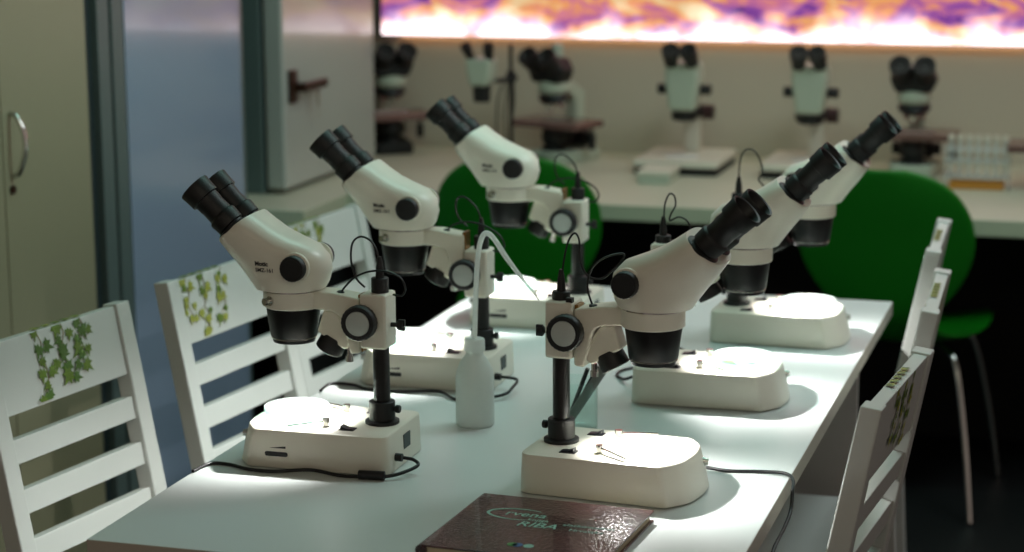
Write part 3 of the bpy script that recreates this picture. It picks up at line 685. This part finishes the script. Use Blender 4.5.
# ------------------------------------------------------------------ microscopes on the worktop
def stereo_back(label, x, y):
    t = thing('large_stereo_microscope', label, 'microscope', (x, y, TZ), 0, 'large stereo microscopes on the back worktop')   # faces -y
    G = M['ledge']
    bm = B(); prism(bm, rounded([(-.125, -.17), (.125, -.17), (.125, .15), (-.125, .15)], .02, 4), .022, .040, plane='xy'); obj('base_plate', bm, M['white2'], t, bevel=.003)
    bm = B(); prism(bm, rounded([(-.122, -.167), (.122, -.167), (.122, .147), (-.122, .147)], .02, 4), 0, .0215, plane='xy'); obj('base', bm, M['black'], t)
    bm = B(); lathe(bm, (0, -.06, .040), (0, 0, 1), [(0, .05), (.002, .05)], 36); obj('stage_plate', bm, M['stage'], t)
    bm = B(); box(bm, -.022, .022, .075, .115, .040, .26); obj('column', bm, M['white2'], t, bevel=.004)
    bm = B(); box(bm, -.03, .03, .00, .08, .145, .185); obj('arm', bm, M['black'], t, bevel=.005)
    for s in (-1, 1):
        bm = B(); cyl(bm, (s*.028, .095, .155), (s*.062, .095, .155), .022, n=24); obj('focus_knob', bm, M['red'], t, bevel=.002)
    bm = B(); prism(bm, [(-.038, .175), (.038, .175), (.052, .275), (.046, .315), (-.046, .315), (-.052, .275)], -.085, .01); obj('head', bm, G, t, bevel=.012, seg=3)
    bm = B(); lathe(bm, (0, -.04, .178), (0, 0, -1), [(0, .038), (.030, .035), (.034, .026)], 30); obj('objective', bm, M['black'], t)
    for s in (-1, 1):
        bm = B(); cyl(bm, (s*.048, -.035, .235), (s*.078, -.035, .235), .015, n=20); obj('zoom_knob', bm, M['black'], t)
        bm = B(); d = Vector((-s*.10, -.72, .69)).normalized(); o = Vector((s*.034, -.055, .295)); lathe(bm, o, d, [(0, .021), (.03, .021)], 24); obj('tube_mount', bm, G, t)
        bm = B(); lathe(bm, o+d*.03, d, [(0, .020), (.03, .020), (.032, .025), (.060, .026), (.060, .018), (.054, .012)], 24); obj('eyepiece', bm, M['black'], t)
stereo_back('large stereo microscope on the back worktop behind the small white box', -1.262, 5.985)
stereo_back('large stereo microscope on the back worktop above the farthest right eyepieces', -.893, 5.985)

def compound(label, x, y, rz=0., trino=False, dark=False):
    t = thing('compound_microscope', label, 'microscope', (x, y, TZ), rz, 'compound microscopes on the back worktop')       # eyepieces face -y
    K, G = M['black'], M['ledge']
    bm = B(); prism(bm, rounded([(-.06, -.08), (.06, -.08), (.08, .11), (-.08, .11)], .02, 4), 0, .035, plane='xy'); obj('base', bm, K if dark else G, t, bevel=.005)
    bm = B(); lathe(bm, (0, -.03, .035), (0, 0, 1), [(0, .036), (.012, .034), (.014, .022)], 30); obj('illuminator', bm, K, t)
    bm = B(); prism(bm, [(.10, .035), (.10, .205), (.03, .245), (-.02, .245), (-.02, .212), (.02, .206), (.055, .18), (.06, .035)], -.024, .024)
    bmesh.ops.transform(bm, matrix=Matrix.Rotation(PI/2, 4, 'Z'), verts=bm.verts); obj('arm', bm, G, t, bevel=.006)
    for s in (-1, 1):
        bm = B(); lathe(bm, (s*.024, .075, .065), (s, 0, 0), [(0, .026), (.022, .026), (.024, .018), (.045, .018)], 26); obj('focus_knob', bm, K, t)
    bm = B(); prism(bm, rounded([(-.125, -.09), (.125, -.09), (.125, .06), (-.125, .06)], .008, 3), .106, .126, plane='xy'); st = obj('stage', bm, M['pinky'], t, bevel=.002)
    bm = B(); cyl(bm, (.108, .02, .107), (.108, .02, .070), .004, n=10); cyl(bm, (.108, .02, .082), (.108, .02, .040), .011, n=16); obj('stage_drive', bm, K, st)
    bm = B(); box(bm, -.05, .06, -.02, -.01, .126, .134); box(bm, -.05, -.042, -.05, -.01, .126, .132); obj('slide_holder', bm, M['chrome'], st, smooth=False)
    bm = B(); lathe(bm, (0, -.03, .106), (0, 0, -1), [(0, .026), (.02, .036), (.045, .034), (.056, .026)], 26); box(bm, -.026, .026, -.03, .062, .045, .100); obj('condenser', bm, K, t)
    bm = B(); lathe(bm, (0, -.028, .208), (0, .18, -1), [(0, .041), (.014, .048), (.026, .040)], 28); np_ = obj('nosepiece', bm, K, t)
    for k, (a, l) in enumerate(((-90, .042), (20, .030), (150, .034), (80, .03))):
        a = math.radians(a); bm = B(); o = Vector((.020*math.cos(a), -.026+.020*math.sin(a), .190)); d = Vector((.28*math.cos(a), .28*math.sin(a)+.18, -1)).normalized()
        lathe(bm, o, d, [(0, .010), (l*.7, .010), (l, .004)], 16); obj('objective', bm, M['chrome'], np_)
    bm = B(); lathe(bm, (0, -.028, .207), (0, 0, 1), [(0, .042), (.012, .050), (.036, .047), (.046, .034)], 30); obj('head', bm, G, t)
    bm = B(); prism(bm, [(-.050, .240), (.050, .240), (.068, .280), (.046, .315), (-.046, .315), (-.068, .280)], -.075, -.008); obj('prism_housing', bm, K, t, bevel=.010, seg=3)
    for s in (-1, 1):
        d = Vector((s*.03, -.80, .60)).normalized(); o = Vector((s*.032, -.050, .276)); bm = B()
        lathe(bm, o-d*.01, d, [(0, .027), (.045, .027), (.047, .025), (.055, .025), (.058, .030), (.090, .031), (.090, .021), (.082, .014)], 26); obj('eyepiece', bm, K, t)
    if trino:
        bm = B(); cyl(bm, (.0, -.01, .31), (0, -.01, .352), .019, n=24); obj('camera_tube', bm, G, t)
    return t
compound('dark compound microscope on the back worktop above the right green chair', -.605, 6.02, 0)
compound('compound microscope with camera tube on the worktop behind the left green chair', -1.665, 6.04, math.radians(-22), True)
compound('dark compound microscope on the worktop right beside the metal cabinet', -2.235, 6.10, math.radians(35), dark=True)
compound('compound microscope cut off by the right border, beside the tube rack', -.205, 5.84, 0)

# boom stand microscope
t = thing('boom_stand_microscope', 'stereo microscope hanging from a boom stand, cables down its post', 'microscope', (-1.79, 5.86, TZ), math.radians(-3))
bm = B(); prism(bm, rounded([(-.06, -.10), (.11, -.10), (.11, .10), (-.06, .10)], .02, 3), 0, .022, plane='xy'); obj('base', bm, M['black'], t, bevel=.003)
bm = B(); cyl(bm, (.01, .05, .02), (.01, .05, .36), .006, n=18); obj('post', bm, M['pole'], t)
bm = B(); cyl(bm, (.03, .05, .262), (-.048, -.03, .250), .007, n=14); cyl(bm, (.01, .05, .245), (.01, .05, .280), .014, n=18); obj('boom_arm', bm, M['black'], t)
bm = B(); prism(bm, [(-.075, .245), (-.019, .245), (-.009, .285), (-.007, .325), (-.087, .325), (-.085, .285)], -.08, -.01); obj('head', bm, M['ledge'], t, bevel=.010, seg=3)
bm = B(); lathe(bm, (-.047, -.045, .248), (0, 0, -1), [(0, .027), (.05, .025), (.052, .018)], 26); obj('objective', bm, M['black'], t)
for s in (-1, 1):
    bm = B(); d = Vector((s*.15, -.55, .80)).normalized(); lathe(bm, Vector((-.047+s*.026, -.05, .315)), d, [(0, .013), (.04, .013), (.042, .016), (.062, .016), (.062, .011)], 22); obj('eyepiece', bm, M['black'], t)
bm = B(); tube(bm, [(.0, .03, .26), (-.02, .02, .20), (-.025, .02, .10), (-.03, .03, .03)], .003, 8); tube(bm, [(.022, .03, .27), (.03, .02, .20), (.02, .02, .10), (.03, .03, .03)], .003, 8); tube(bm, [(.008, .03, .25), (.0, .02, .15), (.005, .03, .03)], .0025, 8); obj('cables', bm, M['cable'], t)

# small white box, tube rack and tubes
t = thing('lidded_box', 'small white lidded box on the worktop before a large microscope', 'box', (-1.283, 5.71, TZ))
bm = B(); box(bm, -.045, .045, -.07, .07, 0, .024); obj('body', bm, M['ledge'], t, bevel=.002)
bm = B(); box(bm, -.047, .047, -.072, .072, .0245, .036); obj('lid', bm, M['white2'], t, bevel=.002)
RX, RY = -.408, 5.79
t = thing('test_tube_rack', 'clear acrylic test tube rack near the right end of the worktop', 'rack', (RX, RY, TZ))
for z0 in (.030, .075, .105):
    bm = B(); box(bm, -.085, .085, -.03, .03, z0, z0+.004); obj('shelf', bm, M['acryl'], t, smooth=False)
for s in (-1, 1):
    bm = B(); box(bm, s*.086-.002, s*.086+.002, -.03, .03, 0, .12); obj('side_panel', bm, M['acryl'], t, smooth=False)
for i in range(7):
    o = B(); lathe(o, (0, 0, 0), (0, 0, 1), [(0, .004), (.004, .0075), (.098, .0075)], 14); 
    tt = thing('test_tube', 'capped test tube standing in the acrylic rack', 'test tube', (RX-.072+i*.024, RY, TZ+.034), 0, 'test tubes in the acrylic rack')
    obj('glass_tube', o, M['acryl'], tt); o = B(); cyl(o, (0, 0, .098), (0, 0, .112), .009, n=14); obj('cap', o, M['white2'], tt)
bm = B(); box(bm, -.07, .07, -.022, .022, 0, .012); box(bm, -.072, -.069, -.024, .024, 0, .020); box(bm, .069, .072, -.024, .024, 0, .020); box(bm, -.072, .072, -.026, -.022, 0, .020); box(bm, -.072, .072, .022, .026, 0, .020)
o = obj('amber_tray', bm, M['amber'], None, smooth=False); o.location = (RX, RY-.004, TZ+.001); tag(o, 'amber tray lying at the foot of the tube rack', 'tray')

# ------------------------------------------------------------------ lights
def area(name, loc, target, size, sy, w, col):
    l = bpy.data.lights.new(name, 'AREA'); l.shape = 'RECTANGLE'; l.size = size; l.size_y = sy; l.energy = w; l.color = col
    o = bpy.data.objects.new(name, l); COL.objects.link(o); o.location = loc
    o.rotation_euler = (Vector(target)-Vector(loc)).to_track_quat('-Z', 'Y').to_euler(); return o
area('ceiling_light_table', (-1.0, 3.9, 2.66), (-1.0, 3.9, 0), 1.2, .5, 9.5, (.52, 1, .88))
area('ceiling_light_front', (-.3, .6, 2.6), (-1.2, 3.5, .7), 1.2, .6, 6, (1, .92, .70))
area('fill_light_wall', (.1, 4.3, 2.6), (-2.0, 4.2, .7), 1.0, .8, 20, (.84, .98, 1))  # added fill to brighten the left cabinets and chair fronts
area('fill_light_back', (-.6, 5.75, 2.64), (-.8, 6.0, .8), 1.6, .3, 4.5, (.94, 1, .86))  # added fill to brighten the back wall
w = bpy.data.worlds.new('world'); sc.world = w; w.use_nodes = True
w.node_tree.nodes['Background'].inputs[0].default_value = (.72, .59, .52, 1); w.node_tree.nodes['Background'].inputs[1].default_value = .32

# ------------------------------------------------------------------ camera
cd = bpy.data.cameras.new('camera'); cam = bpy.data.objects.new('camera', cd); COL.objects.link(cam); sc.camera = cam
YAW, PT, RL = map(math.radians, (-16.74, 11.075, -.319))
f = Vector((math.sin(YAW)*math.cos(PT), math.cos(YAW)*math.cos(PT), -math.sin(PT)))
rt = Vector((math.cos(YAW), -math.sin(YAW), 0)); up = rt.cross(f)
c, s = math.cos(RL), math.sin(RL); r2 = rt*c+up*s; u2 = -rt*s+up*c
cam.matrix_world = Matrix((( r2.x, u2.x, -f.x, 0), (r2.y, u2.y, -f.y, 0), (r2.z, u2.z, -f.z, 1.62), (0, 0, 0, 1)))
cd.sensor_width = 36; cd.lens = 2085.2/1024*36; cd.clip_start = .05
cd.dof.use_dof = True; cd.dof.focus_distance = 2.98; cd.dof.aperture_fstop = 3.4; cd.dof.aperture_blades = 9

vs = sc.view_settings; sc.display_settings.display_device = 'sRGB'; vs.view_transform = 'Standard'; vs.look = 'None'; vs.gamma = 1; vs.use_curve_mapping = False; vs.exposure = .28
sc.cycles.use_denoising = True
try: sc.cycles.denoiser = 'OPENIMAGEDENOISE'
except Exception: pass
sc.cycles.transparent_max_bounces = 16
